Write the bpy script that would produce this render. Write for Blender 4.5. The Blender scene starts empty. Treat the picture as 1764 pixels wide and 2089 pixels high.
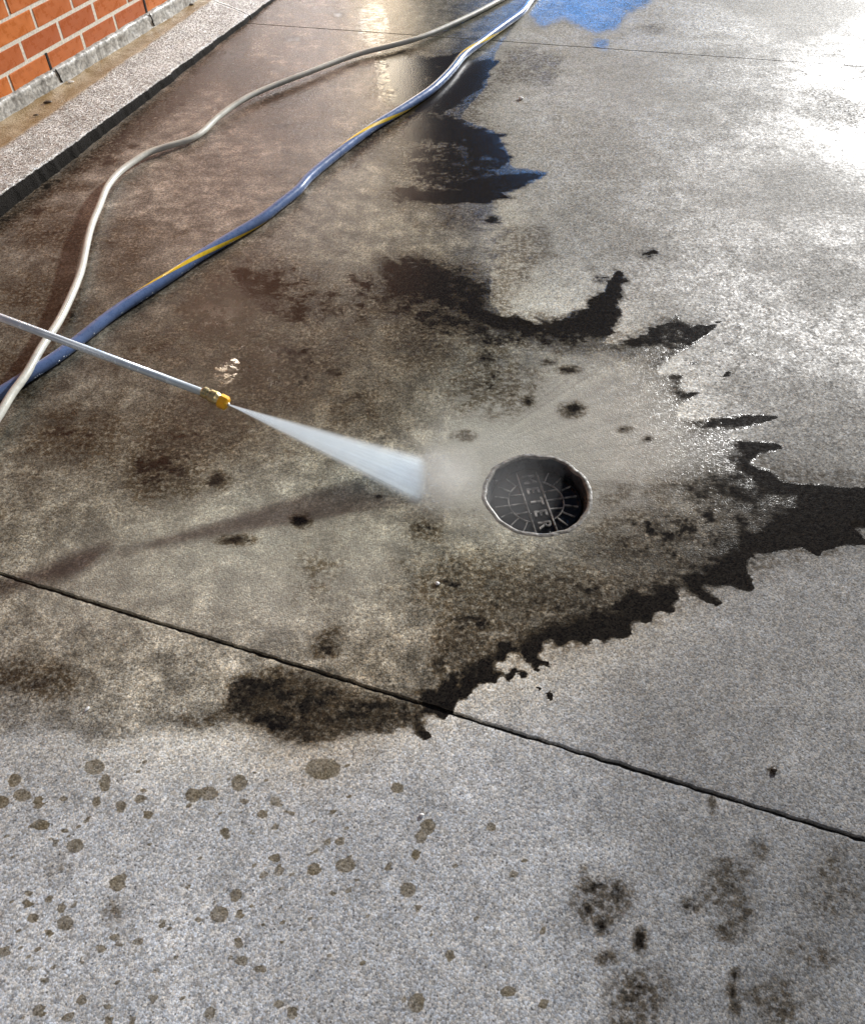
import bpy, bmesh, math, random
import numpy as np
from mathutils import Vector, Matrix, noise as mnoise

random.seed(7)
rng = np.random.default_rng(7)
scene = bpy.context.scene
COL = scene.collection
R = math.radians

# ------------------------------------------------------------------ camera
CAM_H, PITCH, FPX = 1.40, R(50.0), 1636.5          # focal length in pixels of a 1764 x 2089 frame
FW, FH = 1764.0, 2089.0
CX, CY = FW / 2, FH / 2
cam_d = bpy.data.cameras.new('camera')
cam = bpy.data.objects.new('camera', cam_d)
COL.objects.link(cam)
cam.location = (0, 0, CAM_H)
cam.rotation_euler = (math.pi / 2 - PITCH, 0, 0)
cam_d.sensor_fit = 'VERTICAL'
cam_d.sensor_height = 24.0
cam_d.lens = 24.0 * FPX / FH
cam_d.clip_start, cam_d.clip_end = 0.02, 400
scene.camera = cam

# ------------------------------------------------------------------ sky, fill lamp, exposure (night)
SUN_AZ, SUN_EL = R(165), R(52)  # direction of the added fill lamp, shared by the sky
world = bpy.data.worlds.new('World'); scene.world = world; world.use_nodes = True
wn = world.node_tree
sky = wn.nodes.new('ShaderNodeTexSky'); sky.sky_type = 'NISHITA'; sky.sun_disc = False
sky.sun_elevation = SUN_EL; sky.sun_rotation = SUN_AZ
bg = wn.nodes['Background']; bg.inputs['Strength'].default_value = 0.026
wn.links.new(sky.outputs[0], bg.inputs['Color'])
fill_sun_d = bpy.data.lights.new('sun', 'SUN'); fill_sun_d.energy = 0.32; fill_sun_d.angle = R(35); fill_sun_d.color = (1, .95, .88)  # weak wide lamp added as soft fill, no sun at night
sun = bpy.data.objects.new('sun', fill_sun_d); COL.objects.link(sun)  # added soft fill lamp, not a real sun
sdir = Vector((math.sin(SUN_AZ) * math.cos(SUN_EL), math.cos(SUN_AZ) * math.cos(SUN_EL), math.sin(SUN_EL)))
sun.rotation_euler = sdir.to_track_quat('Z', 'Y').to_euler()
scene.view_settings.view_transform = 'Standard'
scene.view_settings.look = 'None'
scene.view_settings.exposure = 0.0
scene.view_settings.gamma = 1.0
scene.render.engine = 'CYCLES'
scene.cycles.use_denoising = True
scene.cycles.max_bounces = 12
scene.cycles.volume_bounces = 10
scene.cycles.transparent_max_bounces = 64
scene.cycles.sample_clamp_indirect = 6.0

FLOOD = Vector((9.6, 16.2, 5.0))                   # work floodlight on its mast
FLOOD_W = 7600.0

# ------------------------------------------------------------------ helpers
def ray(x, y):
    u, v = x - CX, CY - y
    return Vector((u, FPX * math.cos(PITCH) + v * math.sin(PITCH), -FPX * math.sin(PITCH) + v * math.cos(PITCH)))

def G(x, y, z=0.0):
    """point at height z seen at (x, y) of the survey frame"""
    d = ray(x, y); t = (z - CAM_H) / d.z
    return Vector((d.x * t, d.y * t, z))

def S(x, y, z=0.0):
    return G(x / 1.7415, y / 1.7415, z)

def mesh_obj(name, verts, faces, mat=None, parent=None, smooth=False):
    me = bpy.data.meshes.new(name)
    me.from_pydata([tuple(v) for v in verts], [], faces)
    me.update()
    if smooth: me.polygons.foreach_set('use_smooth', [True] * len(me.polygons))
    o = bpy.data.objects.new(name, me); COL.objects.link(o)
    if mat: me.materials.append(mat)
    if parent: o.parent = parent
    return o

def bm_obj(name, bm, mat=None, parent=None, smooth=False):
    me = bpy.data.meshes.new(name); bm.to_mesh(me); bm.free()
    if smooth: me.polygons.foreach_set('use_smooth', [True] * len(me.polygons))
    o = bpy.data.objects.new(name, me); COL.objects.link(o)
    if mat: me.materials.append(mat)
    if parent: o.parent = parent
    return o

def empty(name, loc=(0, 0, 0)):
    o = bpy.data.objects.new(name, None); COL.objects.link(o); o.location = loc
    o.empty_display_size = .05
    return o

def tag(o, label=None, cat=None, group=None, kind=None):
    if label: o['label'] = label
    if cat: o['category'] = cat
    if group: o['group'] = group
    if kind: o['kind'] = kind
    return o

def catmull(pts, n):
    pts = [Vector(p) for p in pts]
    P = [2 * pts[0] - pts[1]] + pts + [2 * pts[-1] - pts[-2]]
    out = []
    for i in range(1, len(P) - 2):
        a, b, c, d = P[i - 1:i + 3]
        for k in range(n):
            t = k / n
            out.append(.5 * ((2 * b) + (c - a) * t + (2 * a - 5 * b + 4 * c - d) * t * t + (-a + 3 * b - 3 * c + d) * t ** 3))
    out.append(pts[-1])
    return out

def smooth_path(p, it=3):
    for _ in range(it):
        p = [p[0]] + [(p[i - 1] + 2 * p[i] + p[i + 1]) / 4 for i in range(1, len(p) - 1)] + [p[-1]]
    return p

def frames(path):
    up = Vector((0, 0, 1)); out = []
    for i, p in enumerate(path):
        t = (path[min(i + 1, len(path) - 1)] - path[max(i - 1, 0)]).normalized()
        s = t.cross(up).normalized(); n = s.cross(t).normalized()
        out.append((t, s, n))
    return out

def tube(name, path, r, mat, parent=None, seg=18, cap=True):
    fr = frames(path); vs, fs = [], []
    for i, (p, (t, s, n)) in enumerate(zip(path, fr)):
        rr = r(i / (len(path) - 1)) if callable(r) else r
        for k in range(seg):
            a = 2 * math.pi * k / seg
            vs.append(p + (s * math.cos(a) + n * math.sin(a)) * rr)
    for i in range(len(path) - 1):
        for k in range(seg):
            fs.append((i * seg + k, i * seg + (k + 1) % seg, (i + 1) * seg + (k + 1) % seg, (i + 1) * seg + k))
    if cap:
        fs.append(tuple(range(seg))[::-1]); fs.append(tuple((len(path) - 1) * seg + k for k in range(seg)))
    return mesh_obj(name, vs, fs, mat, parent, True)

def lathe_axis(name, base, axis, prof, mat, parent=None, seg=24, smooth=False, facets=None):
    """prof = (distance along axis, radius)"""
    axis = Vector(axis).normalized()
    s = axis.cross(Vector((0, 0, 1))).normalized(); n = s.cross(axis)
    seg = facets or seg
    vs, fs = [], []
    for d, r in prof:
        for k in range(seg):
            a = 2 * math.pi * k / seg
            vs.append(Vector(base) + axis * d + (s * math.cos(a) + n * math.sin(a)) * r)
    for i in range(len(prof) - 1):
        for k in range(seg):
            fs.append((i * seg + k, i * seg + (k + 1) % seg, (i + 1) * seg + (k + 1) % seg, (i + 1) * seg + k))
    fs.append(tuple(range(seg))[::-1]); fs.append(tuple((len(prof) - 1) * seg + k for k in range(seg)))
    return mesh_obj(name, vs, fs, mat, parent, smooth)

def box_bm(bm, c, sx, sy, sz, M=None):
    r = bmesh.ops.create_cube(bm, size=1)
    for v in r['verts']:
        v.co = Vector((v.co.x * sx, v.co.y * sy, v.co.z * sz)) + Vector(c)
        if M: v.co = M @ v.co
    return r['verts']

# ------------------------------------------------------------------ material tools
class NT:
    def __init__(self, name):
        self.m = bpy.data.materials.new(name); self.m.use_nodes = True
        self.t = self.m.node_tree; self.n = self.t.nodes
        self.bsdf = self.n['Principled BSDF']; self.out = self.n['Material Output']
    def node(self, typ, **kw):
        n = self.n.new(typ)
        for k, v in kw.items(): setattr(n, k, v)
        return n
    def link(self, a, b): self.t.links.new(a, b)
    def put(self, sock, v):
        if hasattr(v, 'is_output') or isinstance(v, bpy.types.NodeSocket): self.link(v, sock)
        elif v is not None: sock.default_value = v
    def math(self, op, a, b=None, c=None, clamp=False):
        n = self.node('ShaderNodeMath', operation=op, use_clamp=clamp)
        self.put(n.inputs[0], a)
        if b is not None: self.put(n.inputs[1], b)
        if c is not None: self.put(n.inputs[2], c)
        return n.outputs[0]
    def mix(self, f, a, b, blend='MIX'):
        n = self.node('ShaderNodeMix', data_type='RGBA', blend_type=blend, clamp_factor=True)
        self.put(n.inputs[0], f); self.put(n.inputs[6], a if not isinstance(a, tuple) else (*a, 1)); self.put(n.inputs[7], b if not isinstance(b, tuple) else (*b, 1))
        return n.outputs[2]
    def mixf(self, f, a, b):
        n = self.node('ShaderNodeMix', data_type='FLOAT')
        self.put(n.inputs[0], f); self.put(n.inputs[2], a); self.put(n.inputs[3], b)
        return n.outputs[0]
    def ramp(self, v, lo, hi, a=0.0, b=1.0, smooth=True):
        n = self.node('ShaderNodeMapRange', interpolation_type='SMOOTHSTEP' if smooth else 'LINEAR')
        self.put(n.inputs[0], v); n.inputs[1].default_value = lo; n.inputs[2].default_value = hi
        n.inputs[3].default_value = a; n.inputs[4].default_value = b
        return n.outputs[0]
    def noise(self, scale, detail=3, rough=.55, vec=None, dist=0.0):
        n = self.node('ShaderNodeTexNoise'); n.inputs['Scale'].default_value = scale
        n.inputs['Detail'].default_value = detail; n.inputs['Roughness'].default_value = rough
        n.inputs['Distortion'].default_value = dist
        if vec is not None: self.link(vec, n.inputs['Vector'])
        return n.outputs['Fac']
    def voronoi(self, scale, vec=None, feature='F1'):
        n = self.node('ShaderNodeTexVoronoi', feature=feature); n.inputs['Scale'].default_value = scale
        if vec is not None: self.link(vec, n.inputs['Vector'])
        return n
    def attr(self, name, sock='Fac'):
        n = self.node('ShaderNodeAttribute', attribute_name=name); return n.outputs[sock]
    def coord(self): return self.node('ShaderNodeTexCoord').outputs['Object']
    def sep(self, v):
        n = self.node('ShaderNodeSeparateColor'); self.link(v, n.inputs[0]); return n.outputs
    def bump(self, h, strength, dist, normal=None):
        n = self.node('ShaderNodeBump'); self.put(n.inputs['Strength'], strength); n.inputs['Distance'].default_value = dist
        self.link(h, n.inputs['Height'])
        if normal is not None: self.link(normal, n.inputs['Normal'])
        return n.outputs[0]
    def set(self, **kw):
        for k, v in kw.items():
            s = self.bsdf.inputs[k.replace('_', ' ')]
            if isinstance(v, tuple) and len(v) == 3: v = (*v, 1)
            self.put(s, v)
        return self.m

def plain(name, col, rough=.5, metal=0.0, var=.25, scale=40, bump=.0, spec=.5):
    t = NT(name); c = t.coord(); n = t.noise(scale, 4, .6, c)
    f = t.ramp(n, .3, .7)
    t.set(Base_Color=t.mix(f, tuple(x * (1 - var) for x in col), tuple(min(1, x * (1 + var)) for x in col)),
          Roughness=t.ramp(n, .3, .7, rough * .85, min(1, rough * 1.15)), Metallic=metal, Specular_IOR_Level=spec)
    if bump: t.set(Normal=t.bump(n, bump, .004))
    return t.m

# ------------------------------------------------------------------ wet concrete
def concrete_material():
    t = NT('wet_concrete'); c = t.coord()
    tone = t.attr('tone', 'Color'); film_a = t.attr('film'); grime_shade_a = t.attr('grime'); drop_a = t.attr('drops'); sheen_a = t.attr('sheen')
    nL = t.noise(2.6, 5, .6, c); nM = t.noise(22, 5, .65, c); nS = t.noise(85, 4, .65, c); nF = t.noise(270, 3, .65, c)
    mpA = t.node('ShaderNodeMapping'); mpA.inputs['Scale'].default_value = (.28, 1, 1); mpA.inputs['Rotation'].default_value = (0, 0, R(12)); t.link(c, mpA.inputs[0])
    nA = t.noise(75, 4, .65, mpA.outputs[0])            # streaks left by the sweep of the jet
    v = t.voronoi(300, c); vd = v.outputs['Distance']; vr, vg, vb = t.sep(v.outputs['Color'])[:3]
    v2 = t.voronoi(120, c); v2d = v2.outputs['Distance']; v2r = t.sep(v2.outputs['Color'])[0]
    # film edge broken up by the rough surface
    e = t.math('ADD', film_a, t.math('MULTIPLY', t.math('SUBTRACT', nA, .5), 1.15))
    e = t.math('ADD', e, t.math('MULTIPLY', t.math('SUBTRACT', nS, .5), .35))
    e = t.math('ADD', e, t.math('MULTIPLY', t.math('SUBTRACT', nM, .5), .5))
    es = t.math('ADD', film_a, t.math('MULTIPLY', t.math('SUBTRACT', nM, .5), 1.0))
    es = t.math('ADD', es, t.math('MULTIPLY', t.math('SUBTRACT', nA, .5), .8))
    film = t.mixf(t.attr('soft'), t.ramp(e, .44, .56), t.ramp(es, .15, .85))
    # dirty water, dirt and painted shadow patches, mottled
    grime_shade_a = t.math('MAXIMUM', grime_shade_a, t.math('MULTIPLY', t.attr('front'), film))
    g = t.math('ADD', grime_shade_a, t.math('MULTIPLY', t.math('MULTIPLY', t.math('SUBTRACT', nM, .5), 2.1), t.ramp(grime_shade_a, .02, .5)))
    g = t.math('ADD', g, t.math('MULTIPLY', t.math('MULTIPLY', t.math('SUBTRACT', nA, .5), .7), t.ramp(grime_shade_a, .02, .5)))
    wsh = t.attr('washed')
    nG = t.noise(6.5, 6, .68, c, .4)
    g = t.math('ADD', g, t.math('MULTIPLY', t.math('MULTIPLY', t.math('MULTIPLY', film, t.math('SUBTRACT', 1.0, wsh)), t.ramp(nG, .50, .74)), t.ramp(nM, .3, .65, .1, .62)))
    g = t.math('ADD', g, t.math('MULTIPLY', t.math('MULTIPLY', t.ramp(grime_shade_a, .05, .6), t.math('SUBTRACT', nS, .5)), .6))
    dark1 = t.math('MULTIPLY', t.ramp(g, .02, .44), t.math('MULTIPLY', t.ramp(grime_shade_a, .0, .12, .85, 1), t.mixf(t.ramp(grime_shade_a, .5, .9), t.ramp(nS, .36, .56, .35, 1), 1.0)))
    grime = t.ramp(g, .42, .92)  # dirt and painted shadow together
    d = t.math('ADD', drop_a, t.math('MULTIPLY', t.math('SUBTRACT', nS, .5), .6))
    drops = t.math('MULTIPLY', t.ramp(d, .28, .44), t.ramp(drop_a, .05, .2))
    # aggregate grains
    gr = t.ramp(vr, 0, 1, .56, 1.40, False)
    gr2 = t.ramp(nF, .3, .7, .70, 1.30, False)
    val = t.math('MULTIPLY', gr, gr2)
    val = t.math('MULTIPLY', val, t.ramp(nM, .25, .75, .84, 1.14, False))
    n11 = t.noise(11, 6, .7, c, .5)
    val = t.math('MULTIPLY', val, t.ramp(n11, .34, .66, .86, 1.10, False))
    val = t.math('MULTIPLY', val, t.ramp(nL, .25, .75, .82, 1.16, False))
    hue = t.mix(vg, (.92, .99, 1.05), (1.06, 1.015, .91))
    comb = t.node('ShaderNodeCombineColor'); [t.link(val, comb.inputs[i]) for i in range(3)]
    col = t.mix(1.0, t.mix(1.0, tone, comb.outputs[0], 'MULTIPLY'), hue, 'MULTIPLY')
    # small dark pits and pale stone chips
    pit = t.math('MULTIPLY', t.ramp(v2d, .10, .26, 1, 0), t.math('GREATER_THAN', v2r, .74))
    chip = t.math('MULTIPLY', t.ramp(v2d, .10, .22, 1, 0), t.math('LESS_THAN', v2r, .07))
    col = t.mix(t.math('MULTIPLY', pit, .8), col, (.035, .033, .03))
    col = t.mix(t.math('MULTIPLY', chip, .55), col, (.62, .60, .56))
    spk = t.math('MULTIPLY', t.ramp(t.noise(62, 6, .78, c), .53, .63), t.ramp(nL, .35, .65, .15, .62))
    col = t.mix(spk, col, t.mix(1.0, col, (.42, .42, .43), 'MULTIPLY'))
    # water darkens and deepens
    wet = t.mix(1.0, col, t.mix(t.ramp(nM, .3, .7), (.42, .405, .375), (.56, .545, .515)), 'MULTIPLY')
    wsp = t.ramp(t.noise(115, 4, .75, c), .36, .60, .50, 1.32, False)
    wsp = t.math('MULTIPLY', wsp, t.math('MULTIPLY', t.ramp(n11, .34, .66, .58, 1.25, False), t.ramp(nM, .25, .75, .75, 1.22, False)))
    wc = t.node('ShaderNodeCombineColor'); [t.link(wsp, wc.inputs[i]) for i in range(3)]
    wet = t.mix(1.0, wet, wc.outputs[0], 'MULTIPLY')
    cl = t.mix(1.0, tone, t.mix(gr2, (.30, .30, .295), (.56, .555, .545)), 'MULTIPLY')
    wet = t.mix(t.math('MULTIPLY', wsh, .8), wet, cl)
    col = t.mix(film, col, wet)
    col = t.mix(t.math('MULTIPLY', drops, t.ramp(nM, .3, .7, .68, .97)), col, t.mix(vr, (.095, .078, .046), (.24, .20, .13)))
    col = t.mix(dark1, col, t.mix(1.0, col, t.mix(nS, (.20, .165, .125), (.36, .315, .255)), 'MULTIPLY'))
    col = t.mix(grime, col, t.mix(vr, (.006, .005, .0045), (.027, .023, .018)))
    wetness = t.math('MAXIMUM', film, t.math('MULTIPLY', sheen_a, t.math('MULTIPLY', t.ramp(nL, .40, .58, .15, 1), t.ramp(nM, .32, .6, .35, 1))))
    rough = t.mixf(wetness, t.ramp(nS, .3, .7, .62, .8), t.ramp(nS, .3, .7, .13, .30))
    rough = t.mixf(grime, rough, t.ramp(nS, .3, .7, .10, .17))
    h = t.math('ADD', t.math('MULTIPLY', vd, -.7), t.math('MULTIPLY', nF, .9))
    h = t.math('ADD', h, t.math('MULTIPLY', nS, .5))
    h = t.math('ADD', h, t.math('MULTIPLY', t.math('MULTIPLY', t.noise(115, 2, .5, c), 2.2), t.math('MULTIPLY', sheen_a, t.mixf(film, .8, .35))))
    bs = t.mixf(film, .16, .22)
    bs = t.mixf(grime, bs, .10)
    pool = t.math('MULTIPLY', t.ramp(t.math('ADD', t.attr('pool'), t.math('MULTIPLY', t.math('SUBTRACT', nA, .5), .5)), .35, .6), t.ramp(t.math('ADD', t.math('MULTIPLY', nA, .6), t.math('MULTIPLY', nS, .4)), .49, .55))
    bs = t.mixf(pool, bs, .035)
    nrm = t.bump(t.ramp(e, .40, .60), .02, .003, t.bump(h, bs, .0035))
    rough = t.mixf(pool, rough, .05)
    col = t.mix(t.math('MULTIPLY', pool, .45), col, (.03, .025, .02))
    gv = t.voronoi(165, c)
    gl = t.node('ShaderNodeVectorMath', operation='SUBTRACT'); t.link(gv.outputs['Color'], gl.inputs[0]); gl.inputs[1].default_value = (.5, .5, .5)
    k = t.math('MULTIPLY', t.math('ADD', t.math('MULTIPLY', sheen_a, .36), .08), t.math('SUBTRACT', 1.0, t.math('MAXIMUM', t.math('MAXIMUM', grime, pool), t.math('MULTIPLY', film, .6))))
    gs = t.node('ShaderNodeVectorMath', operation='SCALE'); t.link(gl.outputs[0], gs.inputs[0]); t.link(k, gs.inputs['Scale'])
    ga = t.node('ShaderNodeVectorMath', operation='ADD'); t.link(gs.outputs[0], ga.inputs[0]); t.link(nrm, ga.inputs[1])
    gn = t.node('ShaderNodeVectorMath', operation='NORMALIZE'); t.link(ga.outputs[0], gn.inputs[0])
    t.set(Base_Color=col, Roughness=rough, Normal=gn.outputs[0], Specular_IOR_Level=t.mixf(t.math('MAXIMUM', pool, t.math('MULTIPLY', sheen_a, wetness)), t.mixf(wetness, .10, .30), .5))
    return t.m

CONC = concrete_material()

# ------------------------------------------------------------------ stain, water and painted-shade survey of the slab
SC = 0.5
RW, RH = int(FW * SC), int(FH * SC)
YY, XX = np.mgrid[0:RH, 0:RW]
def blur(a, s):
    s *= SC
    r = max(1, int(3 * s)); k = np.exp(-.5 * (np.arange(-r, r + 1) / s) ** 2); k /= k.sum()
    p = np.pad(a, r, mode='edge')
    p = np.apply_along_axis(lambda m: np.convolve(m, k, mode='valid'), 0, p) if False else sum(k[i] * p[i:i + a.shape[0], :] for i in range(2 * r + 1))
    return sum(k[i] * p[:, i:i + a.shape[1]] for i in range(2 * r + 1))
def poly(pts):
    m = np.zeros((RH, RW), bool); P = [(x * SC, y * SC) for x, y in pts]
    j = len(P) - 1
    for i in range(len(P)):
        xi, yi = P[i]; xj, yj = P[j]
        if yi != yj:
            m ^= ((yi > YY) != (yj > YY)) & (XX < (xj - xi) * (YY - yi) / (yj - yi) + xi)
        j = i
    return m.astype(np.float32)
def ell(x, y, rx, ry=None, p=2.0):
    ry = ry or rx
    return np.exp(-.5 * ((((XX - x * SC) / (rx * SC)) ** 2 + ((YY - y * SC) / (ry * SC)) ** 2)) ** p).astype(np.float32)

film = poly([(-60, -60), (1120, -60), (1060, 40), (1012, 105), (1000, 140), (990, 178), (935, 240), (1010, 268), (1036, 311), (1040, 340), (1125, 353), (1050, 388),
             (1000, 410), (1020, 440), (1000, 470), (1005, 530), (1000, 590), (1010, 655), (1080, 655), (1140, 658), (1180, 640), (1228, 603),
             (1240, 575), (1256, 552), (1273, 556), (1268, 600), (1272, 628), (1264, 662), (1243, 692), (1300, 690), (1340, 668), (1352, 664), (1372, 640), (1388, 652), (1376, 664),
             (1466, 660), (1425, 688), (1390, 715), (1340, 745), (1400, 790), (1370, 830), (1400, 860), (1470, 852), (1565, 857), (1520, 869), (1455, 890), (1500, 900), (1560, 905), (1612, 917), (1560, 925),
             (1562, 946), (1625, 980), (1700, 990), (1840, 1005), (1840, 1040), (1752, 1066), (1748, 1085), (1730, 1095), (1745, 1108), (1712, 1112), (1680, 1142), (1650, 1122), (1612, 1128), (1590, 1143), (1560, 1136), (1510, 1160),
             (1512, 1178), (1495, 1192), (1450, 1180), (1425, 1192), (1486, 1236), (1478, 1251), (1410, 1212), (1385, 1226), (1376, 1256), (1335, 1262),
             (1300, 1298), (1240, 1310), (1200, 1322), (1125, 1330), (1095, 1345), (1131, 1358), (1128, 1371), (1070, 1352), (1022, 1364), (1008, 1380), (1060, 1382), (1133, 1409), (1125, 1418),
             (1060, 1398), (1000, 1398), (960, 1415), (940, 1424), (925, 1452), (905, 1474), (880, 1456), (858, 1462), (872, 1490), (885, 1506), (862, 1512),
             (830, 1482), (790, 1500), (740, 1492), (700, 1504), (660, 1522), (600, 1528), (560, 1506), (520, 1500), (480, 1480), (400, 1500), (300, 1490), (220, 1530), (100, 1480), (40, 1500), (-60, 1490)])
sliv = [[(1473, 768), (1553, 705), (1535, 730), (1500, 752), (1488, 775)], [(1400, 745), (1420, 732), (1452, 727), (1425, 742), (1405, 750)],
        [(1455, 815), (1500, 772), (1496, 785), (1458, 820)]]
for s_ in sliv: film = np.maximum(film, poly(s_))
# the jet throws the water front out in fingers away from where it lands
def fingers(a, cx, cy, amp, n, seed, w):
    r_ = np.random.default_rng(seed)
    k1 = r_.random(n) ** 3.2 * 1.25; k2 = r_.random(n * 3) - .5
    th = np.arctan2(YY - cy * SC, XX - cx * SC); rr = np.hypot(YY - cy * SC, XX - cx * SC)
    u = (th + np.pi) / (2 * np.pi)
    sh = amp * SC * (np.interp(u * n, np.arange(n), k1) - .32 + .35 * np.interp(u * n * 3, np.arange(n * 3), k2)) * w
    q = np.clip(rr - sh, 0, None)
    xi = np.clip(np.rint(cx * SC + q * np.cos(th)), 0, RW - 1).astype(int); yi = np.clip(np.rint(cy * SC + q * np.sin(th)), 0, RH - 1).astype(int)
    return a[yi, xi]
wR = np.clip((XX - 880 * SC) / (200 * SC), 0, 1) * np.clip((YY - 560 * SC) / (80 * SC), 0, 1)
film = fingers(film, 900, 960, 66, 150, 3, wR)
film0 = film.copy()
film_s = blur(film, 4.5)
soft = blur(film, 26)                                   # the lower-left edge of the wash is diffuse
sr = np.exp(-.5 * (((XX - 1010 * SC) / (60 * SC)) ** 2 + ((YY - 490 * SC) / (75 * SC)) ** 2) ** 2)
wide = blur(film, 60)
wl = np.clip((900 * SC - XX) / (260 * SC), 0, 1) * np.clip((YY - 1380 * SC) / (60 * SC), 0, 1)
film = film_s * (1 - wl) + soft * wl
film = film * (1 - sr) + wide * sr
bl = .85 * np.maximum(blur(poly([(1060, -60), (1345, -60), (1330, 10), (1280, 30), (1262, 62), (1215, 72), (1185, 60), (1150, 40), (1100, 62), (1075, 30)]), 9), .9 * blur(poly([(1200, 78), (1245, 76), (1242, 105), (1215, 102)]), 6))
film = np.maximum(film, bl)
# thin patches where the wash has already run off
for (x, y, rx, ry, k) in [(640, 450, 120, 60, .0)]: film -= k * ell(x, y, rx, ry, 1)

GR = [([(786, 108), (890, 108), (998, 122), (1000, 150), (985, 176), (950, 204), (896, 234), (935, 236), (1014, 268), (1040, 320), (1044, 350), (1125, 353), (1050, 388), (979, 412), (846, 412), (812, 385), (850, 350), (835, 300), (825, 250), (800, 225), (790, 160)], 12, .50),
      ([(1000, 640), (1180, 645), (1235, 600), (1262, 560), (1270, 640), (1240, 690), (1340, 672), (1460, 662), (1300, 715), (1150, 720), (1000, 700)], 12, .6),
      ([(760, 520), (880, 515), (1000, 580), (1010, 660), (900, 650), (780, 610)], 18, .5),
      ([(360, 600), (430, 560), (520, 540), (600, 590), (660, 620), (560, 650), (420, 650)], 16, .55),
      ([(290, 930), (340, 860), (430, 840), (450, 880), (380, 960), (310, 980)], 18, .5),
      ([(1610, 985), (1700, 992), (1840, 1004), (1840, 1050), (1740, 1085), (1690, 1130), (1640, 1110), (1560, 1125), (1500, 1150), (1480, 1120), (1560, 1070), (1630, 1030)], 8, .95),
      ([(1500, 940), (1840, 990), (1840, 1080), (1600, 1140), (1350, 1250), (1060, 1370), (1000, 1340), (1200, 1210), (1380, 1090)], 40, .58),
      ([(890, 1250), (950, 1225), (1000, 1262), (1000, 1330), (985, 1390), (930, 1415), (868, 1380), (880, 1300)], 10, .52),
      ([(638, 1300), (690, 1272), (692, 1342), (630, 1340)], 8, .62),
      ([(470, 1385), (560, 1360), (620, 1372), (700, 1402), (800, 1430), (880, 1442), (868, 1490), (820, 1486), (700, 1500), (640, 1522), (590, 1510), (520, 1478), (450, 1460)], 10, .66),
      ([(470, 1400), (560, 1375), (610, 1390), (560, 1450), (460, 1450)], 14, .35),
      ([(350, 1462), (450, 1450), (450, 1480), (370, 1482)], 9, .5),
      ([(-40, 1345), (60, 1360), (118, 1392), (95, 1425), (-40, 1400)], 12, .55),
      ([(760, 530), (860, 520), (960, 560), (1000, 590), (1000, 655), (940, 640), (850, 622), (790, 600)], 10, .70),
      ([(800, 560), (880, 545), (930, 580), (900, 615), (810, 605)], 10, .5),
      ([(930, 615), (1005, 640), (1140, 660), (1180, 640), (1230, 603), (1256, 554), (1273, 556), (1270, 630), (1245, 690), (1150, 684), (1030, 682), (960, 655)], 6, .98),
      ([(1250, 700), (1340, 668), (1378, 640), (1395, 660), (1465, 660), (1400, 700), (1300, 714)], 6, .72),
      ([(1473, 768), (1553, 705), (1535, 730), (1500, 752), (1488, 775)], 4, .75), ([(1400, 745), (1452, 727), (1425, 742)], 4, .7),
      ([(1380, 885), (1470, 856), (1560, 858), (1520, 868), (1450, 889)], 6, .42), ([(1500, 903), (1612, 916), (1560, 925), (1560, 945), (1500, 930)], 6, .5),
      ([(785, 108), (830, 105), (890, 110), (932, 128), (998, 122), (1000, 145), (989, 172), (954, 200), (896, 233), (862, 230), (880, 190), (930, 150), (860, 135), (810, 160), (800, 130)], 5, .95),
      ([(785, 108), (998, 122), (989, 172), (896, 233), (800, 229), (790, 160)], 8, .82),
      ([(825, 247), (861, 236), (932, 236), (975, 258), (1014, 268), (1034, 300), (1040, 340), (990, 318), (930, 290), (880, 290), (832, 288)], 6, .9),
      ([(832, 288), (1030, 300), (1044, 350), (950, 380), (860, 380), (835, 330)], 10, .66),
      ([(810, 387), (812, 373), (839, 384), (900, 385), (960, 365), (1057, 354), (1125, 353), (1050, 388), (979, 412), (925, 419), (846, 412)], 4, 1.05),
      ([(880, 420), (1000, 405), (1010, 440), (960, 470), (880, 460)], 16, .4),
      ([(720, 290), (745, 270), (760, 250), (735, 245), (720, 262)], 6, .55), ([(715, 305), (740, 300), (735, 350), (718, 345)], 6, .7),
      ([(805, 262), (835, 255), (840, 320), (815, 315)], 5, .5), ([(770, 112), (785, 112), (790, 170), (775, 160)], 3, .8),
      ([(760, 170), (790, 178), (770, 205), (740, 195)], 6, .45),
      ([(1005, 465), (1130, 458), (1140, 520), (1090, 565), (1050, 605), (1008, 570), (1000, 520)], 10, .36),
      ([(700, 95), (770, 100), (790, 75), (740, 60)], 14, .12),
      ([(1020, 95), (1155, 108), (1130, 178), (1000, 174)], 7, .34),  # cast shadow painted onto the slab as a darker quad
      ([(450, 20), (560, 15), (540, 60), (470, 75)], 14, .25),
      ([(-40, 450), (-40, 520), (60, 430), (200, 335), (300, 270), (400, 195), (500, 120), (520, 60), (470, 85), (380, 160), (250, 255), (100, 375)], 9, .62)]  # strip along the kerb foot: kerb's shadow painted in with the dirt
front = np.clip((film_s - blur(film0, 60)) * 2.2, 0, 1) * blur(poly([(845, 1540), (845, 1390), (985, 1300), (1250, 1130), (1480, 930), (1520, 880), (1840, 880), (1840, 1320), (1400, 1420), (1000, 1540)]), 20)
front2 = np.clip((film_s - blur(film0, 30)) * 2.2, 0, 1) * blur(poly([(930, 600), (1300, 520), (1600, 620), (1640, 960), (1400, 900), (1350, 760), (950, 720)]), 16)
frontA = np.maximum(np.clip(front * 1.6, 0, 1.25), front2 * .9).astype(np.float32)
def streak(cx, cy, n, seed):
    r_ = np.random.default_rng(seed); u = (np.arctan2(YY - cy * SC, XX - cx * SC) + np.pi) / (2 * np.pi)
    return .6 * np.interp(u * n, np.arange(n + 1), r_.random(n + 1)) + .4 * np.interp(u * n * 2.7, np.arange(int(n * 2.7) + 2), r_.random(int(n * 2.7) + 2))
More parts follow.
